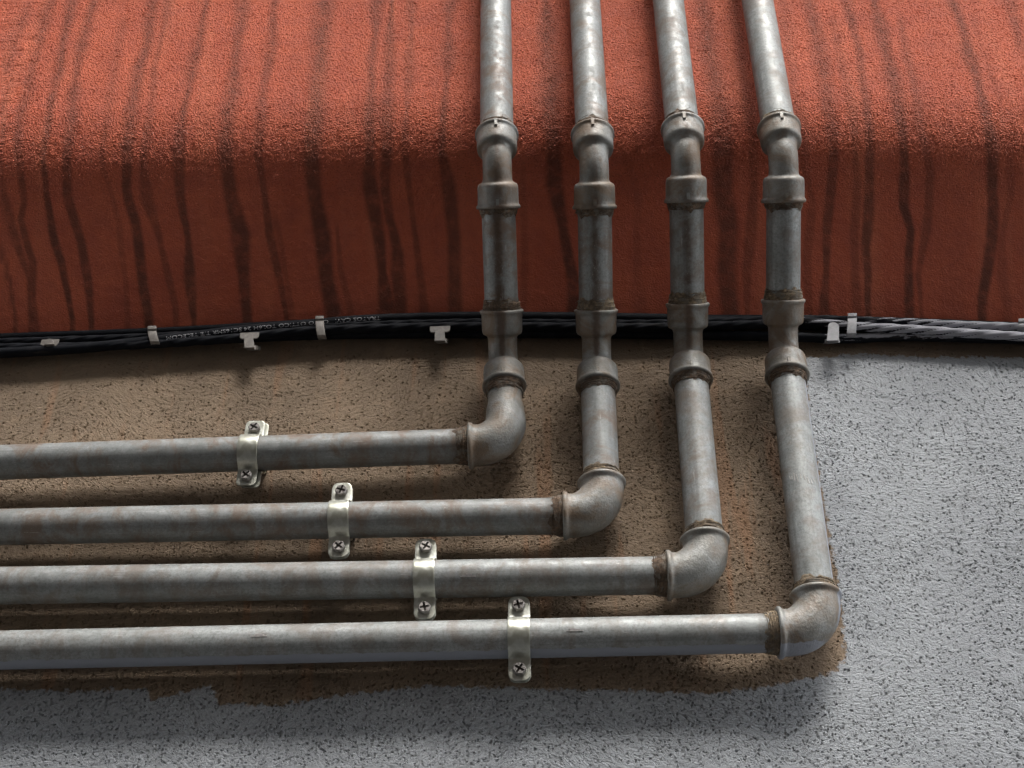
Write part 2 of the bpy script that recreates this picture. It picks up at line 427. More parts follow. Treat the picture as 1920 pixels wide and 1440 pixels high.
# ------------------------------------------------------------------ red overhang: sloping underside, rounded edge, front face
DEP, ALPHA, RAD = 0.147, R(54), 0.150
def red_profile():
    a = Vector((0.03, 0, -0.03 * math.tan(ALPHA))); a = Vector((0.02, 0, -0.02 * math.tan(ALPHA)))
    k_ = Vector((-DEP, 0, DEP * math.tan(ALPHA))); b = Vector((-DEP, 0, 3.4))
    return path_from([a, k_, b], [RAD], 0.0012)
rp = red_profile(); rS = arclen(rp)
def red_pt(t):
    p, _ = sample(rp, rS, t); return p.x, p.z
T_EDGE = None
S1 = (Vector((0.02, 0, 0)) - Vector((-DEP, 0, 0))).length / math.cos(ALPHA)     # length of the sloping side up to the sharp corner
ts = np.concatenate([np.arange(0, 0.62, 0.0013), 0.62 + np.cumsum(0.0013 * 1.3 ** np.arange(1, 26))])
ts = ts[ts < rS[-1]]
prof = np.array([red_pt(t) for t in ts])
xr = grid_lines(-0.64, 0.64, 0.0013, -2.2, 2.2)
XX, TT = np.meshgrid(xr, ts)
CZ = corner_z(xr)[None, :]
PY = np.repeat(prof[:, :1], len(xr), 1); PZ = prof[:, 1:2] + CZ
PR = np.stack([XX, PY, PZ], -1)
def red_hit(px, py):
    """(x, t) on the red surface seen at the photo's pixel"""
    d = ray(px, py); best = None
    for it in range(1):
        lam = np.linspace(0.9, 2.6, 1400)
        x = CAM.x + lam * d.x; y = CAM.y + lam * d.y; z = CAM.z + lam * d.z - corner_z(CAM.x + lam * d.x)
        # signed: how far above the profile height at this y
        pz = np.interp(-y, np.array([-q[0] for q in prof[:int(len(prof))]]), prof[:, 1], left=-1, right=99)
        hit_s = np.where((z > pz) & (y > -DEP + 1e-4))[0]
        if len(hit_s) == 0: return None
        i = hit_s[0]
        yy, zz, xx = y[i], z[i], x[i]
        j = int(np.argmin((prof[:, 0] - yy) ** 2 + (prof[:, 1] - zz) ** 2))
        return (xx, ts[j])
def zr(lst, ox, oy, sc): return [(ox + a / sc, oy + b / sc) for a, b in lst]
L1 = 2.1333; L2 = 2.322
STREAKS = [  # points (photo pixels), width in pixels, strength
 (zr([(110,0),(45,200),(15,400),(0,650),(20,800),(60,950),(110,1100),(130,1250)],0,0,L1),12,.7),
 (zr([(0,980),(40,1150),(60,1290)],0,0,L1),10,.7),
 (zr([(200,0),(150,200),(92,450),(70,600),(85,800),(75,880),(130,1050),(125,1290)],0,0,L1),13,.8),
 (zr([(290,0),(240,250),(200,450),(175,620),(190,800),(215,930),(250,1050),(285,1280)],0,0,L1),14,1),
 (zr([(370,0),(320,250),(290,450),(265,620),(270,780),(310,950),(350,1130),(365,1290)],0,0,L1),13,.9),
 (zr([(500,60),(470,250),(440,450),(410,620),(440,760),(475,900),(500,1150)],0,0,L1),11,.4),
 (zr([(610,0),(580,200),(530,430),(508,600),(510,760),(540,880),(560,1050),(590,1280)],0,0,L1),16,1),
 (zr([(670,0),(640,200),(600,430),(572,640),(590,800),(640,950),(670,1100),(700,1230)],0,0,L1),13,.65),
 (zr([(830,0),(790,200),(740,400),(715,600),(720,780),(740,930),(760,1100),(775,1280)],0,0,L1),13,.95),
 (zr([(970,0),(940,250),(915,450),(900,620),(920,780),(960,930),(975,1100),(985,1280)],0,0,L1),18,.95),
 (zr([(995,950),(965,985)],0,0,L1),8,.7),
 (zr([(1100,0),(1080,200),(1050,420),(1035,620),(1055,780),(1080,930),(1120,1130),(1140,1260)],0,0,L1),15,.8),
 (zr([(1095,840),(1130,980),(1160,1150),(1170,1240)],0,0,L1),10,.4),
 (zr([(1300,0),(1275,250),(1255,450),(1250,620),(1265,800),(1290,950),(1310,1120),(1330,1240)],0,0,L1),24,1),
 (zr([(1345,880),(1360,1080),(1400,1240)],0,0,L1),10,.5),
 (zr([(1515,0),(1490,250),(1480,500),(1475,700),(1500,870),(1525,1030),(1550,1240)],0,0,L1),20,.95),
 (zr([(1565,0),(1555,250),(1545,500),(1545,700),(1560,880),(1590,1000),(1600,1240)],0,0,L1),14,.9),
 (zr([(1650,0),(1635,300),(1620,550),(1635,750),(1665,950),(1690,1200)],0,0,L1),12,.65),
 (zr([(1800,0),(1790,250),(1772,450),(1770,600),(1795,750),(1820,950),(1815,1230)],0,0,L1),17,.85),
 (zr([(190,0),(210,250),(215,450),(225,620),(230,800),(262,950),(292,1100),(322,1230)],940,0,L2),19,1),
 (zr([(95,700),(90,850),(100,1000),(95,1300)],940,0,L2),10,.3),
 (zr([(640,0),(660,250),(690,480)],940,0,L2),12,.4),
 (zr([(880,0),(905,200),(930,350),(960,500),(968,650),(968,850),(985,1000),(985,1200),(988,1330)],940,0,L2),24,.9),
 (zr([(1010,0),(1040,200),(1062,400),(1100,600),(1095,800),(1085,1000),(1070,1200),(1075,1340)],940,0,L2),15,.6),
 (zr([(550,700),(600,850),(590,1000),(600,1300)],940,0,L2),16,.25),
 (zr([(15,0),(35,150),(62,350),(80,500),(110,700),(148,880),(125,1100),(130,1300)],1460,0,L2),16,.5),
 (zr([(130,0),(160,150),(190,300),(225,500),(240,650),(235,800),(215,950),(200,1150),(195,1300)],1460,0,L2),16,.85),
 (zr([(230,60),(270,250),(310,450),(330,600),(340,800),(330,1000),(335,1200),(340,1320)],1460,0,L2),11,.55),
 (zr([(300,0),(340,200),(380,400),(400,560),(400,780),(395,950),(380,1080),(390,1200),(385,1320)],1460,0,L2),12,.9),
 (zr([(420,0),(460,200),(510,400),(545,600),(550,750),(545,900),(575,1000),(565,1150),(570,1330)],1460,0,L2),14,1),
 (zr([(520,60),(560,250),(600,420),(625,600),(660,750),(650,900),(630,1050),(615,1200),(620,1300)],1460,0,L2),12,.6),
 (zr([(750,0),(800,120),(850,280),(890,450),(920,600),(930,750),(935,900),(920,1100),(895,1300)],1460,0,L2),15,1),
 (zr([(840,60),(900,250),(960,420),(975,560)],1460,0,L2),11,.3),
 (zr([(1000,0),(1030,100),(1062,230)],1460,0,L2),14,.7),
 (zr([(1000,650),(1010,850),(975,1050),(970,1200),(990,1320)],1460,0,L2),10,.35),
 (zr([(720,1170),(780,1140),(800,1120)],1460,0,L2),5,.5),
]
stk = np.zeros_like(XX)
tcol = ts
for pts, w, s_ in STREAKS:
    hits = []
    for (ax_, ay_), (bx_, by_) in zip(pts, pts[1:]):
        for j in range(4):
            hh = red_hit(ax_ + (bx_ - ax_) * j / 4, ay_ + (by_ - ay_) * j / 4)
            if hh: hits.append(hh)
    hh = red_hit(*pts[-1]); hits += [hh] if hh else []
    if len(hits) < 2: continue
    hits.sort(key=lambda q: q[1])
    hx = np.array([q[0] for q in hits]); ht = np.array([q[1] for q in hits])
    if pts[-1][1] > 500: hx = np.insert(hx, 0, hx[0]); ht = np.insert(ht, 0, -0.01)
    if pts[0][1] <= 1:       # carries on up beyond the picture
        hx = np.append(hx, hx[-1] + 0.01); ht = np.append(ht, 3.0)
    wob = 0.0012 * np.interp(tcol, np.arange(0, 4, 0.05), rng.normal(size=len(np.arange(0, 4, 0.05))))
    cx_ = np.interp(tcol, ht, hx) + wob
    hw = w * 0.72 / 1600 * (1 + 0.25 * np.interp(tcol, np.arange(0, 4, 0.05), rng.normal(size=len(np.arange(0, 4, 0.05)))))
    hw = hw * np.interp(tcol, [S1 - 0.06, S1], [0.85, 1.0])
    hw = np.maximum(hw, 0.0020)
    lim = np.clip((tcol - ht[0] + 0.006) / 0.02, 0, 1) * np.clip((ht[-1] + 0.006 - tcol) / 0.02, 0, 1)
    d = np.abs(XX - cx_[:, None]) / hw[:, None]
    soft = np.interp(tcol, [S1 - 0.05, S1 + 0.02], [1.1, 0.5])[:, None]
    mk = np.clip(0.5 + (1 - d) * soft, 0, 1) ; mk = mk * mk * (3 - 2 * mk)
    stk = np.maximum(stk, mk * s_ * lim[:, None])
edge_t = S1
rough_m = np.clip((TT - (edge_t - 0.125)) / 0.095, 0, 1)

def mat_red():
    k = NT('red_render', True)
    ob = k.coord('Object'); uv = k.coord('UV')
    g1 = k.noise(k.coord('Object', (1, 1, 1.25)), 520, 2, 0.5, 0.0); g2 = k.noise(ob, 760, 2, 0.6); g3 = k.noise(ob, 110, 3, 0.6)
    blot = k.noise(ob, 9, 4, 0.6); col_ = k.noise(k.coord('UV', (22, 1.6, 1)), 1.0, 4, 0.6, 0.3)
    c = k.mix(k.ramp(blot, 0.3, 0.7), (0.45, 0.090, 0.041), (0.54, 0.120, 0.056))
    c = k.mix(k.ramp(col_, 0.50, 0.72, 0, 0.55), c, (0.60, 0.170, 0.085))
    c = k.mix(k.ramp(col_, 0.48, 0.30, 0, 0.35), c, (0.32, 0.07, 0.034))
    c = k.mix(k.ramp(g2, 0.3, 0.7, 0.35, 0), c, (0.58, 0.16, 0.080))
    c = k.mix(k.ramp(k.noise(ob, 34, 5, 0.7), 0.35, 0.7, 0.0, 0.35), c, (0.30, 0.075, 0.055))
    st = k.attr('streak')
    sm = k.math('MULTIPLY', st, k.ramp(k.noise(ob, 60, 4, 0.7), 0.25, 0.6, 0.55, 1.0))
    rough = k.attr('roughcoat')
    # coarse grains stand out of the wet streaks
    sm = k.math('MULTIPLY', sm, k.ramp(k.math('MULTIPLY', g1, rough), 0.42, 0.70, 1.0, 0.62))
    c = k.mix(k.math('MULTIPLY', sm, k.math('MULTIPLY_ADD', rough, -0.12, 0.80)), c, (0.070, 0.026, 0.016))
    c = k.mix(k.math('MULTIPLY', k.ramp(g1, 0.48, 0.34), k.math('MULTIPLY_ADD', rough, 0.40, 0.15)), c, (0.11, 0.026, 0.014))  # small shadows between the grains, painted as dark speckle
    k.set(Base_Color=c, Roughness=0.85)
    coarse = k.math('MULTIPLY', k.ramp(g1, 0.28, 0.72, 0, 1, False), k.math('MULTIPLY_ADD', rough, 0.0014, 0.0004))
    h = k.math('ADD', coarse, k.math('MULTIPLY', g2, k.math('MULTIPLY_ADD', rough, 0.0014, 0.0004)))
    h = k.math('ADD', h, k.math('MULTIPLY', g3, 0.0014))
    k.disp(h, 1.0, 0.003)
    return k.m
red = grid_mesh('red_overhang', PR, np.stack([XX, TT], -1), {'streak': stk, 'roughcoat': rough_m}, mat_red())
tag(red, 'rough red rendered overhang with dark water streaks above the pipes', 'wall')

# ground far below, only to throw daylight back up
def mat_ground():
    k = NT('paving'); ob = k.coord('Object')
    n1 = k.noise(ob, 3, 5, 0.6)
    k.set(Base_Color=k.mix(n1, (0.05, 0.047, 0.044), (0.09, 0.085, 0.08)), Roughness=0.9)
    return k.m
bm = bmesh.new(); gv = [bm.verts.new(v) for v in ((-40, 1, -2.55), (40, 1, -2.55), (40, -60, -2.55), (-40, -60, -2.55))]
bm.faces.new(gv)
ground = finish(bm, 'ground', mat_ground()); ground['kind'] = 'structure'

# unseen houses and eaves added to cut the light to a strip of sky
def sky_blocker_box(name, lo, hi, label, cat, cols):
    bm = bmesh.new(); c = (Vector(lo) + Vector(hi)) / 2; h = (Vector(hi) - Vector(lo)) / 2
    box_bm(bm, c, Vector((1, 0, 0)), Vector((0, 1, 0)), Vector((0, 0, 1)), h.x, h.y, h.z)
    o = finish(bm, name, mat_simple(name + '_plaster', cols[0], cols[1], 0.9, 0, 3, 0.2)); tag(o, label, cat)
    return o
FACE_Y = -3.4
sky_blocker_box('sky_blocker_house', (-6.5, FACE_Y - 0.4, -2.55), (6.5, FACE_Y, -FACE_Y * math.tan(R(52))), 'plain unseen house added opposite to block the low sky', 'house', ((0.06, 0.052, 0.045), (0.10, 0.09, 0.08)))
sky_blocker_box('sky_blocker_house', (-14, FACE_Y - 0.4, -2.55), (-0.8, FACE_Y + 0.003, 7.5), 'taller unseen house added on the left to dim the light from that side', 'house', ((0.05, 0.045, 0.04), (0.09, 0.08, 0.07)))
sky_blocker_box('sky_blocker_eaves', (-14, -1.5, 1.5 * math.tan(R(67.5))), (14, 0.3, 1.5 * math.tan(R(67.5)) + 0.12), 'unseen brown eaves added high above the red overhang to block the upper sky', 'eaves', ((0.06, 0.045, 0.035), (0.10, 0.075, 0.055)))

# ------------------------------------------------------------------ pipe runs
RP = 0.0192
STAND = 0.0325
BEAD, BELL, NECK = 0.0250, 0.0233, 0.0166
EB, EBODY = 0.0257, 0.0232
A90, A45 = 0.042, 0.050

def prof45(L):
    arm = [(0.0, 0.0196), (0.0001, 0.0240), (0.0012, 0.0250), (0.0032, 0.0250), (0.0046, 0.0240), (0.0056, 0.0233), (0.0235, 0.0230), (0.0262, 0.0226), (0.0280, 0.0215), (0.0290, 0.0198), (0.0298, 0.0182), (0.0312, 0.0171), (0.0335, 0.0166)]
    return arm + [(L / 2, 0.0165)] + [(L - s, r) for s, r in arm[::-1]]
def prof90(L):
    arm = [(0.0, 0.0200), (0.0001, 0.0246), (0.0013, 0.0257), (0.0036, 0.0257), (0.0052, 0.0242), (0.0066, 0.0231), (0.013, 0.0230), (0.022, 0.0236)]
    return arm + [(L / 2, 0.0240)] + [(L - s, r) for s, r in arm[::-1]]

def rib(bm, face, inward, r_in, r_out, out=Vector((0, -1, 0))):
    """little cast lug on a bell, next to its bead"""
    o_ = (out - inward * out.dot(inward)).normalized()
    side = inward.cross(o_).normalized()
    fs = box_bm(bm, face + inward * 0.0058 + o_ * ((r_in + r_out) / 2), side, o_, inward, 0.0017, (r_out - r_in) / 2, 0.0052)

def hemp(face, axis, parent, mat, r=RP, length=0.011, turns=7, seed=0, strands=9):
    """flax fibre packed round the pipe thread where it enters a fitting; axis points away from the fitting"""
    rn = random.Random(seed)
    bm = bmesh.new()
    n = (Vector((0, -1, 0)) - axis * axis.dot(Vector((0, -1, 0)))).normalized(); b = axis.cross(n)
    def strand(pts, rad, sg=6):
        sweep_bm(bm, pts, [(s, rad * (0.75 + 0.5 * rn.random())) for s in arclen(pts)], seg=sg, maxstep=1, ref=axis, caps=False)
    # a lumpy collar below the strands
    core = []; m_ = 9
    sweep_bm(bm, [face - axis * 0.002, face + axis * length], [(0.002 + length * i / m_ if i else 0.0, (r + 0.0024 * (1 - (i / m_) ** 1.6)) + 0.0003 * rn.uniform(-1, 1)) for i in range(m_)] + [(length + 0.002, r + 0.0002)], seg=40, maxstep=1, ref=n, caps=False)
    f1_, f2_, f3_ = rn.uniform(0, 6), rn.uniform(0, 6), rn.uniform(0, 6)
    for v in bm.verts:
        dv = v.co - face; hh = dv.dot(axis); rad = dv - axis * hh; a = math.atan2(rad.dot(b), rad.dot(n))
        k_ = max(0, hh) / length
        v.co += axis * (k_ * 0.0022 * (math.sin(3 * a + f1_) + 0.7 * math.sin(7 * a + f2_) + 0.6 * math.sin(13 * a + f3_))) + rad.normalized() * rn.uniform(-0.0004, 0.0004)
    for q in range(turns):
        a0 = rn.uniform(0, 6.28); h0 = length * (q + rn.random()) / turns; tilt = rn.uniform(-0.0016, 0.0016); ph = rn.uniform(0, 6.28)
        span = rn.uniform(3.5, 6.6); pts = []
        for i in range(40):
            a = a0 + span * i / 39
            rr = r + 0.0006 + 0.0020 * max(0, 1 - h0 / length) + 0.0003 * math.sin(5 * a + ph)
            hh = min(max(h0 + tilt * math.sin(a + ph) + 0.0003 * rn.uniform(-1, 1), -0.001), length * 1.05)
            pts.append(face + axis * hh + (n * math.cos(a) + b * math.sin(a)) * rr)
        strand(pts, rn.uniform(0.0003, 0.00065))
    for q in range(strands):            # loose ends
        a0 = rn.uniform(-1.7, 1.7); h0 = rn.uniform(-0.002, length); da = rn.uniform(-0.35, 0.35); dh = rn.uniform(-0.007, 0.004); pts = []
        for i in range(8):
            f = i / 7; a = a0 + da * f * 2
            pts.append(face + axis * (h0 + dh * f) + (n * math.cos(a) + b * math.sin(a)) * (r + 0.0018 + 0.006 * f * rn.uniform(0.5, 1.0) * abs(dh) / 0.007))
        strand(pts, 0.00022, 4)
    return finish(bm, 'hemp_packing', mat, parent)

RUNS = [
 dict(k1=(943, 662), k2=(932, 308), top=(929, -60), H=[(0, 867), (865, 836.5)], vx=(949, 800),
      label='leftmost and topmost water pipe, elbow screwed straight into its bend without a drop', direct=True),
 dict(k1=(1118.5, 662), k2=(1114, 308), top=(1093, -60), H=[(0, 988), (1040, 967.5)], vx=(1126, 850),
      label='second water pipe from the left, turning at the elbow with brown stains'),
 dict(k1=(1290, 650), k2=(1286, 296), top=(1246, -60), H=[(0, 1098), (1240, 1079)], vx=(1316, 950),
      label='third water pipe from the left, with loose fibres on its upper bend'),
 dict(k1=(1468, 643), k2=(1469.5, 296), top=(1410, -60), H=[(0, 1219), (1440, 1187)], vx=(1523, 1070),
      label='rightmost and lowest water pipe, grey wall paint smeared along its right side and underside'),
]
for i, r_ in enumerate(RUNS):
    K1 = onY(*r_['k1'], -STAND)
    h0 = onY(*r_['H'][0], -STAND); h1 = onY(*r_['H'][1], -STAND)
    hd = (h1 - h0).normalized()
    V = onY(*r_['vx'], -STAND)
    vd = (K1 - V).normalized()
    # K0: where the horizontal axis meets the vertical axis
    # solve in xz
    A = np.array([[hd.x, -vd.x], [hd.z, -vd.z]]); bb = np.array([V.x - h0.x, V.z - h0.z])
    tt = np.linalg.solve(A, bb); K0 = h0 + hd * tt[0]
    K2 = at(*r_['k2'], (0, 1, 1), K1.z - STAND)
    T = onY(*r_['top'], K2.y); d3 = (T - K2).normalized()
    if d3.z < 0: d3 = -d3
    END_T = K2 + d3 * 0.62
    END_L = h0 - hd * 0.30
    d2 = (K2 - K1).normalized()
    root = empty('water_pipe', K0, r_['label'], 'water pipe', 'galvanised water pipes')
    last = (i == 3)
    pm, fm = PIPE[i], FIT[i]
    def f_paint(d, s, p, last=last, i=i):
        if not last: return (0.0, 0.0)
        return (0.5 + (d.x - 0.80) * 2.2, 0.0)
    vlen = max(0.001, (K1 - vd * A45 - K0 - vd * A90).length + 0.008)
    def f_vert(d, s, p, last=last, vlen=vlen):
        return ((0.5 + (d.x - 0.86) * 2.4) if last else 0.0, 0.5 * max(0, 1 - s / 0.022) + 0.6 * max(0, 1 - (vlen - s) / 0.022))
    endx = (K0 - hd * A90).x
    def f_horiz(d, s, p, last=last, endx=endx, i=i):
        pa = (0.5 + (-d.z - 0.87) * 2.6) if last else 0.0
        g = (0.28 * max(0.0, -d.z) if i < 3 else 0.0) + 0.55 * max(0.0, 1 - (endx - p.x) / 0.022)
        return (pa, g)
    # horizontal pipe
    fl = K0 - hd * A90
    bm = bmesh.new()
    pts = [END_L, fl + hd * 0.004]; L = (pts[1] - pts[0]).length
    sweep_bm(bm, pts, [(0, RP), (L - 0.016, RP), (L - 0.0155, RP + 0.0002), (L, RP + 0.0002)], seg=56, maxstep=0.01, attrf=f_horiz)
    if i in (2, 3):      # raised burrs gouged into the zinc
        for (bx, by) in ([(878, 1081)] if i == 2 else [(487, 1196), (1078, 1185)]):
            q = onY(bx, by, -STAND - RP * 0.8); ff = (q - h0).dot(hd); ax0 = h0 + hd * ff
            o_ = (q - ax0).normalized()
            for z_, w_ in ((0, 0.010), (0.0016, 0.006), (0.0030, 0.004)):
                pp = ax0 + (o_ + Vector((0, 0, z_ * 40))).normalized() * (RP + 0.0002)
                fs = box_bm(bm, pp + hd * z_ * random.uniform(-1, 1), hd, o_, hd.cross(o_), w_ * 0.8, 0.0003, 0.00035)
                for f_ in fs: f_.material_index = 1
    finish(bm, 'pipe', [pm, BURR], root)
    hemp(fl, -hd, root, HEMP_D if i < 3 else HEMP_L, length=0.0125, turns=9, seed=i * 10 + 1, strands=6)
    # 90 degree elbow
    fu = K0 + vd * A90
    bm = bmesh.new()
    pts = path_from([fl, K0, fu], [0.0325], 0.0015)
    if i == 0:           # street elbow: male end straight into the bend above
        top_end = K1 - vd * (A45 - 0.004)
        pts = path_from([fl, K0, top_end], [0.0325], 0.0015); L = arclen(pts)[-1]
        pr = [(0.0, 0.0200), (0.0001, 0.0246), (0.0013, 0.0257), (0.0036, 0.0257), (0.0052, 0.0242), (0.0066, 0.0231), (0.013, 0.0228), (0.03, 0.0232), (0.055, 0.0226), (0.075, 0.0210), (min(0.085, L - .006), RP), (L, RP)]
        pr = [q for q in pr if q[0] <= L - 0.001] + [(L, RP)]
        sweep_bm(bm, pts, pr, seg=56, maxstep=0.003, attrf=lambda d, s, p: (0, 0.15))
    else:
        L = arclen(pts)[-1]
        sweep_bm(bm, pts, prof90(L), seg=56, maxstep=0.003, attrf=(lambda d, s, p: (0.5 + (max(d.x, -d.z * 1.05) - 0.83) * 2.2, 0.0)) if last else (lambda d, s, p: (0, 0)))
    finish(bm, 'elbow', fm, root)
    fd = K1 - vd * A45           # lower face of the lower 45 bend
    if i:
        hemp(fu, vd, root, HEMP_L, length=0.0105, turns=10, seed=i * 10 + 2)
        bm = bmesh.new(); pts = [fu - vd * 0.004, fd + vd * 0.004]; L = (pts[1] - pts[0]).length
        sweep_bm(bm, pts, [(0, RP), (L, RP)], seg=56, maxstep=0.008, attrf=f_vert)
        if last:             # wrench bites
            for q_ in range(9):
                bx = 1476 + q_ * 6.4; by = 893 + q_ * 1.2 + random.uniform(-3, 3)
                q = onY(bx, by, -STAND - RP * 0.9); ax0 = K0 + vd * (q - K0).dot(vd); o_ = (q - ax0).normalized()
                dd = (vd + hd * random.uniform(-0.25, 0.05)).normalized()
                for f_ in box_bm(bm, ax0 + o_ * (RP + 0.0001), dd.cross(o_).normalized(), o_, dd, 0.0004, 0.0003, random.uniform(0.002, 0.005)): f_.material_index = 1
        finish(bm, 'pipe', [pm, BURR], root)
    hemp(fd, -vd, root, HEMP_D, length=0.010 if i else 0.012, turns=9, seed=i * 10 + 3, strands=12)
    # lower 45 bend
    d45 = d2
    fu1 = K1 + d45 * A45
    bm = bmesh.new(); pts = path_from([fd, K1, fu1], [0.045], 0.0015); L = arclen(pts)[-1]
    stain = (0.95, 0.8, 0.75, 0.45)[i]
    def f_low(d, s, p, st=stain): return (0.0, st * math.exp(-((d.x + 0.02) / 0.28) ** 2) * (1 if d.y < 0 else 0) * min(1, max(0, (s - 0.02) / 0.02)))
    sweep_bm(bm, pts, prof45(L), seg=56, maxstep=0.003, attrf=f_low)
    rib(bm, fd, vd, 0.0225, 0.0247)
    finish(bm, 'bend', fm, root)
    # nipple along the slope
    f2 = K2 - d2 * A45
    hemp(fu1, d2, root, (HEMP_D, HEMP_L, HEMP_L, HEMP_L)[i], length=0.0115, turns=10, seed=i * 10 + 4, strands=10)
    bm = bmesh.new(); pts = [fu1 - d2 * 0.004, f2 + d2 * 0.004]; L = (pts[1] - pts[0]).length
    def f_nip(d, s, p, st=stain, i=i):
        return (0.0, st * 0.8 * math.exp(-((d.x + 0.05) / 0.36) ** 2) + 0.45 * max(0, 1 - (L - s) / 0.018) + 0.2 * max(0, 1 - s / 0.02))
    sweep_bm(bm, pts, [(0, RP), (L, RP)], seg=56, maxstep=0.006, attrf=f_nip)
    finish(bm, 'pipe', [pm, BURR], root)
    hemp(f2, -d2, root, HEMP_D, length=0.007, turns=6, seed=i * 10 + 5, strands=5)
    # upper 45 bend
    fu2 = K2 + d3 * A45
    bm = bmesh.new(); pts = path_from([f2, K2, fu2], [0.045], 0.0015); L = arclen(pts)[-1]
    def f_up(d, s, p, st=stain): return (0.0, 0.62 * st * math.exp(-((d.x - 0.05) / 0.38) ** 2) + 0.22 * max(0, 1 - s / 0.02))
    sweep_bm(bm, pts, prof45(L), seg=56, maxstep=0.003, attrf=f_up)
    rib(bm, fu2, -d3, 0.0225, 0.0250); rib(bm, f2, d2, 0.0225, 0.0245)
    finish(bm, 'bend', fm, root)
    hemp(fu2, d3, root, HEMP_L if i == 3 else HEMP_D, length=0.008, turns=8, seed=i * 10 + 6, strands=(6, 6, 16, 12)[i])
    bm = bmesh.new(); pts = [fu2 - d3 * 0.004, END_T]; L = (pts[1] - pts[0]).length
    def f_top(d, s, p, i=i): return (0.0, 0.5 * max(0, 1 - s / 0.02) + (0.35, 0.3, 0.3, 0.12)[i] * math.exp(-((d.x - 0.1) / 0.35) ** 2))
    sweep_bm(bm, pts, [(0, RP), (L, RP)], seg=56, maxstep=0.01, attrf=f_top)
    finish(bm, 'pipe', [pm, BURR], root)
    r_.update(h0=h0, hd=hd)

# ------------------------------------------------------------------ clamps
def strap_bm(bm, w, th, rad, ear0, ear1, sign, corner=0.006):
    """strip in local frame: x along pipe, z across, y depth (-y towards the viewer); sign -1 front, +1 rear"""
    yo = sign * (th * 0.5 + 0.0003)
    path = []
    rr = rad + th * 0.5
    a_s = math.radians(22)
    n_e = 8
    for j in range(n_e): path.append((ear1 + (rr + 0.0035 - ear1) * j / (n_e - 1), yo))
    # fillet from ear into arc
    z_in = rr + 0.0035
    for j in range(1, 5):
        f = j / 5; path.append((z_in - 0.0037 * math.sin(f * 1.57), yo + sign * 0.0048 * (1 - math.cos(f * 1.57))))
    N = 26
    for j in range(N + 1):
        a = math.radians(17) + (math.pi - 2 * math.radians(17)) * j / N
        path.append((rr * math.cos(a), sign * rr * math.sin(a)))
    for j in range(4, 0, -1):
        f = j / 5; path.append((-(z_in - 0.0037 * math.sin(f * 1.57)), yo + sign * 0.0048 * (1 - math.cos(f * 1.57))))
    for j in range(n_e): path.append((-(rr + 0.0035) - (ear1 - rr - 0.0035) * j / (n_e - 1), yo))
    # extra stations at the ends for the rounded corners
    def dens(p):
        out = []
        (z0, y0), (z1, y1) = p[0], p[1]
        for f in (0, 0.04, 0.12, 0.25, 0.45, 0.7): out.append((z0 + (z1 - z0) * f * 1.0, y0 + (y1 - y0) * f))
        return out + p[1:]
    path = dens(path); path = dens(path[::-1])[::-1]
    rows = []
    M = 8
    for (z, y) in path:
        e = ear1 - abs(z)
        hw = w / 2
        if e < corner: hw = w / 2 - corner * 0.95 * (1 - math.sqrt(max(0.0, 1 - ((corner - e) / corner) ** 2)))
        # ears bulge at the end
        rows.append([bm.verts.new((hw * (2 * k_ / M - 1), y, z)) for k_ in range(M + 1)])
    for a, b in zip(rows, rows[1:]):
        for k_ in range(M):
            f = bm.faces.new((a[k_], a[k_ + 1], b[k_ + 1], b[k_])); f.smooth = True
def solid(o, th):
    md = o.modifiers.new('thickness', 'SOLIDIFY'); md.thickness = th; md.offset = 0
    bv = o.modifiers.new('edge', 'BEVEL'); bv.width = 0.0004; bv.segments = 2; bv.limit_method = 'ANGLE'
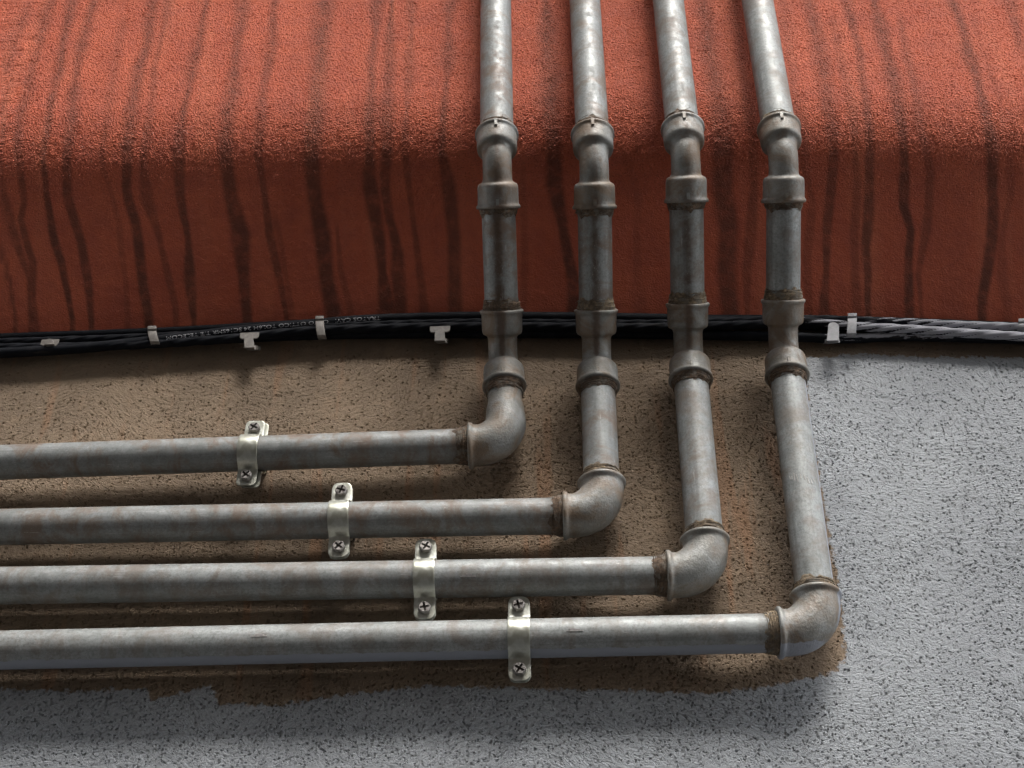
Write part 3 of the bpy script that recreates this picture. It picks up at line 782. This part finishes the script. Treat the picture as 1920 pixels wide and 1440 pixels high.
def screw_mesh(rot, hexed=True):
    """hex head with a cross slot; head faces -y"""
    bm = bmesh.new()
    r = 0.0068; hh = 0.0052; n = 6 if hexed else 24
    out = []
    for k_ in range(24):
        a = 2 * math.pi * k_ / 24
        if hexed:
            am = (a % (math.pi / 3)) - math.pi / 6; rr = r * math.cos(math.pi / 6) / math.cos(am); rr = min(rr, r * 0.965)
        else: rr = r * 0.93
        out.append((rr * math.cos(a), rr * math.sin(a)))
    c0, c1 = 0.0011, 0.0049
    cross = [(c0, c0), (c0, c1), (-c0, c1), (-c0, c0), (-c1, c0), (-c1, -c0), (-c0, -c0), (-c0, -c1), (c0, -c1), (c0, -c0), (c1, -c0), (c1, c0)]
    ca, sa = math.cos(rot), math.sin(rot)
    P3 = lambda p, y: (p[0] * ca - p[1] * sa, y, p[0] * sa + p[1] * ca)
    base = [bm.verts.new(P3(p, 0)) for p in out]; sh = [bm.verts.new(P3(p, -hh * 0.84)) for p in out]
    tp_ = [bm.verts.new(P3((p[0] * 0.88, p[1] * 0.88), -hh)) for p in out]
    ct = [bm.verts.new(P3(p, -hh)) for p in cross]; cb = [bm.verts.new(P3(p, -hh + 0.0030)) for p in cross]
    for lo, hi in ((base, sh), (sh, tp_)):
        for k_ in range(24): bm.faces.new((lo[k_], lo[(k_ + 1) % 24], hi[(k_ + 1) % 24], hi[k_]))
    ed = [bm.edges.get((tp_[k_], tp_[(k_ + 1) % 24])) for k_ in range(24)]
    ed += [bm.edges.new((ct[k_], ct[(k_ + 1) % 12])) for k_ in range(12)]
    bmesh.ops.triangle_fill(bm, edges=ed, use_beauty=True, use_dissolve=False)
    # drop any triangles inside the cross
    for f in list(bm.faces):
        if len(f.verts) == 3 and all(v in ct for v in f.verts):
            cm = f.calc_center_median(); x = cm.x * ca + cm.z * sa; z = -cm.x * sa + cm.z * ca
            if (abs(x) < c0 and abs(z) < c1) or (abs(z) < c0 and abs(x) < c1): bm.faces.remove(f)
    for k_ in range(12):
        k2 = (k_ + 1) % 12; bm.faces.new((ct[k_], ct[k2], cb[k2], cb[k_]))
    f = bm.faces.new(cb); f.material_index = 1
    # washer-like flange of the head
    return bm
def local_finish(bm, name, mats, parent, loc=(0, 0, 0), rot=(0, 0, 0)):
    bmesh.ops.recalc_face_normals(bm, faces=bm.faces)
    me = bpy.data.meshes.new(name); bm.to_mesh(me); bm.free()
    o = new_obj(name, me, parent, mats); o.location = loc; o.rotation_euler = rot
    return o

CLAMPS = [((478, 801), (463, 890), 0, 'pipe clamp with twin plates on the topmost pipe, stamped with tiny marks'),
          ((641, 921), (635, 1026), 1, 'pipe clamp on the second pipe from the top, its lower ear in shade'),
          ((798, 1027), (796, 1141), 2, 'pipe clamp on the third pipe from the top, above the lowest clamp'),
          ((973, 1137), (974, 1256), 3, 'lowest and rightmost pipe clamp, rust line beside its bright strap')]
for ci, (pt, pb, ri, lab) in enumerate(CLAMPS):
    yp = -STAND - 0.002
    a = onY(*pt, yp); b = onY(*pb, yp)
    mid = (a + b) / 2; h0, hd = RUNS[ri]['h0'], RUNS[ri]['hd']
    axp = h0 + hd * (mid - h0).dot(hd)
    zax = (a - b).normalized(); half = (a - b).length / 2
    ctr = Vector((axp.x, -STAND, axp.z))
    shift = (mid - axp).dot(zax)
    root = empty('pipe_clamp', ctr, lab, 'pipe clamp', 'pipe clamps')
    ang = math.atan2(zax.x, zax.z)
    root.rotation_euler = (0, ang, 0)
    W = 0.0215
    ear1 = half + 0.0112
    bm = bmesh.new(); strap_bm(bm, W, 0.0017, RP + 0.0003, 0, ear1, -1, 0.0075 if ci else 0.0055)
    s_ = local_finish(bm, 'strap', (ZINC,), root, loc=(0, 0, 0)); solid(s_, 0.0017)
    bm = bmesh.new(); strap_bm(bm, W, 0.0017, RP + 0.0003, 0, ear1, 1, 0.0075 if ci else 0.0055)
    off = (0.0035, 0.002, 0.0) if ci == 0 else (0.0004, 0.0006, -0.0004)
    s_ = local_finish(bm, 'strap', (ZINC,), root, loc=off); solid(s_, 0.0017)
    for sg in (1, -1):
        bm = screw_mesh(random.uniform(0, 1.5))
        local_finish(bm, 'screw', (SCREW, DARKSTEEL), root, loc=(0.0, -0.0020, sg * half), rot=(random.uniform(-.12, .12), 0, random.uniform(-.12, .12)))
    # stud and wall flange
    bm = bmesh.new()
    sweep_bm(bm, [Vector((0.002, RP + 0.001, 0)), Vector((0.002, STAND - 0.001, 0))], [(0, 0.0045), (STAND - RP - 0.0058, 0.0045), (STAND - RP - 0.0055, 0.0105), (STAND - RP - 0.002, 0.0105)], seg=24, ref=Vector((0, 0, 1)))
    local_finish(bm, 'stud', (DARKSTEEL,), root)

# ------------------------------------------------------------------ cables in the corner
def smooth_path(ctrl, n=10):
    pts = []
    c = [ctrl[0]] + ctrl + [ctrl[-1]]
    for i in range(1, len(c) - 2):
        for j in range(n):
            t = j / n
            pts.append(0.5 * ((2 * c[i]) + (-c[i-1] + c[i+1]) * t + (2*c[i-1] - 5*c[i] + 4*c[i+1] - c[i+2]) * t*t + (-c[i-1] + 3*c[i] - 3*c[i+1] + c[i+2]) * t**3))
    pts.append(ctrl[-1]); return pts
def cable(ctrl_px, ypos, rad, label, painted=None, lobes=None):
    ctrl = [onY(a, b, y if isinstance(ypos, list) else ypos) for (a, b), y in zip(ctrl_px, ypos if isinstance(ypos, list) else [ypos] * len(ctrl_px))]
    e0 = (ctrl[0] - ctrl[1]).normalized(); e1 = (ctrl[-1] - ctrl[-2]).normalized()
    ctrl = [ctrl[0] + e0 * q for q in (0.6, 0.35, 0.18, 0.08)] + ctrl + [ctrl[-1] + e1 * q for q in (0.08, 0.18, 0.35, 0.6)]
    pts = smooth_path(ctrl, 14); L = arclen(pts)[-1]
    bm = bmesh.new()
    def f_(d, s, p):
        if painted is None: return (0.0, 0.0)
        v = np.interp(p.x, painted[0], painted[1])
        g = 0.0
        if lobes: g = (1 - abs(math.sin(lobes[0] * 0.5 * (math.atan2(d.y, -d.z) + lobes[2] * s)))) ** 2 * 0.75
        return (float(v) - g + (-d.y - 0.5) * 0.25, 0.0)
    sweep_bm(bm, pts, [(0, rad), (L, rad)], seg=(30 if lobes else 18), maxstep=0.0035, attrf=f_, lobes=lobes, ref=Vector((0, 0, 1)))
    o = finish(bm, 'cable', CABLE); tag(o, label, 'cable', 'cables under the overhang')
    return pts, o
PA = ([-1, 0.30, 0.34, 0.42, 1], [-0.3, -0.1, 0.55, 0.9, 1.1])
ptsA, cabA = cable([(-60, 667), (0, 662), (150, 653), (314, 636), (460, 619), (606, 606), (704, 599), (900, 594), (1200, 597), (1350, 602), (1500, 609), (1640, 613), (1800, 619), (1920, 625)],
      [-0.016] * 9 + [-0.012, -0.009, -0.008, -0.008, -0.008], 0.0062, 'thick black cable with white upside-down printing', None)
cable([(-60, 637), (0, 633), (300, 622), (600, 606), (900, 598), (1200, 598), (1500, 599), (1700, 604), (1920, 613)], -0.0075, 0.0052, 'black cable highest in the bundle, tight against the red underside', None)
cable([(-60, 648), (0, 646), (300, 640), (600, 628), (900, 625), (1200, 626), (1500, 632), (1580, 635), (1700, 631), (1920, 636)], -0.0075, 0.0058, 'lowest black cable of the bundle, lying on the plaster below the others',
      ([-1, 0.28, 0.33, 0.46, 0.5, 1], [-0.3, -0.2, 0.42, 0.42, -0.2, -0.2]))
cable([(-60, 652), (0, 652), (220, 648), (420, 636), (600, 619), (900, 612), (1200, 614), (1420, 608), (1500, 602), (1600, 612), (1700, 617), (1800, 624), (1920, 631)],
      -0.0165, 0.0050, 'twisted cable coated with grey paint at its right end, lower of the two', ([-1, 0.27, 0.36, 0.5, 1], [-0.3, 0.25, 0.72, 1.1, 1.2]), (4, 0.24, 55))
cable([(-60, 640), (0, 641), (220, 634), (420, 624), (600, 612), (900, 604), (1200, 606), (1500, 598), (1640, 602), (1740, 606), (1800, 609), (1920, 613)],
      -0.0160, 0.0043, 'twisted cable coated with grey paint at its right end, upper of the two', ([-1, 0.3, 0.40, 0.50, 1], [-0.3, 0.12, 0.45, 1.05, 1.2]), (4, 0.24, 65))

# printing on the thick cable, upside down as seen from the street
def cable_text():
    S = arclen(ptsA)
    txt = 'TRATOS CAVI   CAVO OTTICO TOL6H 24 SC16SMR T/E TELECOM'
    cu = bpy.data.curves.new('print_text', 'FONT'); cu.body = txt; cu.size = 1.0; cu.resolution_u = 2
    ot = bpy.data.objects.new('print_text', cu); col.objects.link(ot)
    dg = bpy.context.evaluated_depsgraph_get()
    me = bpy.data.meshes.new_from_object(ot.evaluated_get(dg)); bpy.data.objects.remove(ot, do_unlink=True)
    co = np.array([v.co[:] for v in me.vertices]); w = co[:, 0].max(); h = 0.72
    # runs from photo x=706 (start) leftwards to x=314 (end)
    def s_at(px):
        best = min(range(len(ptsA)), key=lambda q: abs((ptsA[q] - CAM).dot(right) / (ptsA[q] - CAM).dot(fwd) * F + 960 - px)); return S[best]
    s0, s1 = s_at(712), s_at(318)
    cap = 0.0062
    for v, (x, y, z) in zip(me.vertices, co):
        s = s0 + (s1 - s0) * x / w
        p, t = sample(ptsA, S, s)
        n = (Vector((0, -1, -0.55)) - t * t.dot(Vector((0, -1, -0.55)))).normalized()
        b = t.cross(n).normalized()
        if b.z > 0: b = -b            # letters' tops point down
        ang = (y - h * 0.5) * cap / 0.0062
        v.co = p + (n * math.cos(ang) + b * math.sin(ang)) * 0.00635
    me.update()
    o = new_obj('printing', me, cabA, (PRINT,))
cable_text()

# ------------------------------------------------------------------ cable clips
def hook_clip(px, ytop, ybot, wpx, label, mat, lean=0.0, yfront=-0.0235):
    w = wpx / 1500.0
    seq = [(0.0, ybot + 0.5, 1.0), (-0.010, ybot, 1.0), (yfront + 0.004, ybot - 2, 0.92), (yfront, ybot - 8, 0.75), (yfront - 0.001, (ytop + ybot) / 2, 0.45), (yfront - 0.001, ytop + 11, 0.2),
           (yfront + 0.0006, ytop + 8, 0.1), (yfront - 0.0016, ytop + 5, 0.05), (yfront - 0.0014, ytop + 1.5, 0.0), (yfront + 0.001, ytop, 0.0), (yfront + 0.006, ytop + 1, 0.0)]
    q3 = [onY(px + lean * f * f, yy, Y_) for Y_, yy, f in seq]
    root_loc = q3[0].copy()
    bm = bmesh.new()
    rows = []
    for q in q3: rows.append([bm.verts.new((q.x - root_loc.x + w * (k_ - 0.5), q.y - root_loc.y, q.z - root_loc.z)) for k_ in (0, 0.33, 0.67, 1)])
    for a, b in zip(rows, rows[1:]):
        for k_ in range(3): f_ = bm.faces.new((a[k_], a[k_ + 1], b[k_ + 1], b[k_])); f_.smooth = True
    o = local_finish(bm, 'cable_clip', (mat,), None, loc=root_loc); solid(o, 0.0012)
    tag(o, label, 'cable clip', 'hook-shaped cable clips')
hook_clip(285, 612, 648, 16, 'hook clip round the cables, first hook from the left', CLIP, lean=8)
hook_clip(599, 593, 636, 15, 'hook clip round the cables beside the printing, between two T-shaped clips', CLIP, lean=6)
hook_clip(1598, 588, 633, 16, 'shiny hook clip over the painted cables right of the rightmost pipe', CLIP_R, lean=-3)
hook_clip(1916, 598, 622, 12, 'hook clip cut by the right edge of the photo', CLIP_R, lean=-3)

def plate_bm(bm, outline, y0, y1):
    fr = [bm.verts.new((x, y0, z)) for x, z in outline]; bk = [bm.verts.new((x, y1, z)) for x, z in outline]
    bm.faces.new(fr); bm.faces.new(bk[::-1])
    n = len(outline)
    for k_ in range(n): bm.faces.new((fr[k_], bk[k_], bk[(k_ + 1) % n], fr[(k_ + 1) % n]))
def t_clip(px, ytop, ybot, wpx, barw, label, mat, bar=True, tongue_top=0.0):
    Y = -0.0225; sc = 1500.0
    top = onY(px, ytop, Y); bot = onY(px, ybot, Y)
    hgt = top.z - bot.z; w = wpx / sc / 2
    root = empty('cable_clip', Vector((bot.x, Y, bot.z)), label, 'cable clip', 'T-shaped cable clips')
    bm = bmesh.new()
    ol = [(-w * 1.05, 0), (w * 1.05, 0)]
    dx = (top.x - bot.x)
    for k_ in range(9):
        a = math.pi * k_ / 8; ol.append((dx + w * 0.95 * math.cos(a), hgt * (1 - tongue_top) - w + w * math.sin(a)))
    plate_bm(bm, ol, -0.0022, 0.0)
    o = local_finish(bm, 'tongue', (mat,), root); bv = o.modifiers.new('b', 'BEVEL'); bv.width = 0.0005; bv.segments = 2; bv.limit_method = 'ANGLE'
    bm = bmesh.new(); plate_bm(bm, [(-w * 0.8, -0.001), (w * 1.25, -0.001), (w * 1.25, 0.005), (-w * 0.8, 0.005)], 0.0004, 0.0222)
    for v_ in bm.verts: v_.co.z += max(0, v_.co.y) * 0.74
    local_finish(bm, 'foot', (mat,), root)
    if bar:
        bw = barw / sc / 2; bh = 0.0095; z1 = hgt + 0.001
        ol = [(-bw, z1), (bw, z1)]
        for k_ in range(5):
            a = -math.pi / 2 * k_ / 4; ol.append((bw - 0.004 + 0.004 * math.cos(a), z1 - bh + 0.004 + 0.004 * math.sin(a)))
        for k_ in range(5):
            a = -math.pi / 2 - math.pi / 2 * k_ / 4; ol.append((-bw + 0.004 + 0.004 * math.cos(a), z1 - bh + 0.004 + 0.004 * math.sin(a)))
        bm = bmesh.new(); plate_bm(bm, [(x + dx, z) for x, z in ol], 0.0003, 0.0022)
        o = local_finish(bm, 'bar', (mat,), root); bv = o.modifiers.new('b', 'BEVEL'); bv.width = 0.0005; bv.segments = 2; bv.limit_method = 'ANGLE'
t_clip(94, 637, 648, 17, 32, 'small T-shaped clip half buried among the cables near the left edge', CLIP)
t_clip(468, 624, 654, 17, 34, 'T-shaped clip below the printed cable, between the two left hook clips', CLIP, tongue_top=0.1)
t_clip(825, 612, 641, 18, 36, 'T-shaped clip just left of the leftmost vertical pipe', CLIP, tongue_top=0.1)
t_clip(1561, 606, 641, 20, 44, 'round-topped painted clip between the rightmost pipe and the shiny hook clip', CLIP_R, bar=False)
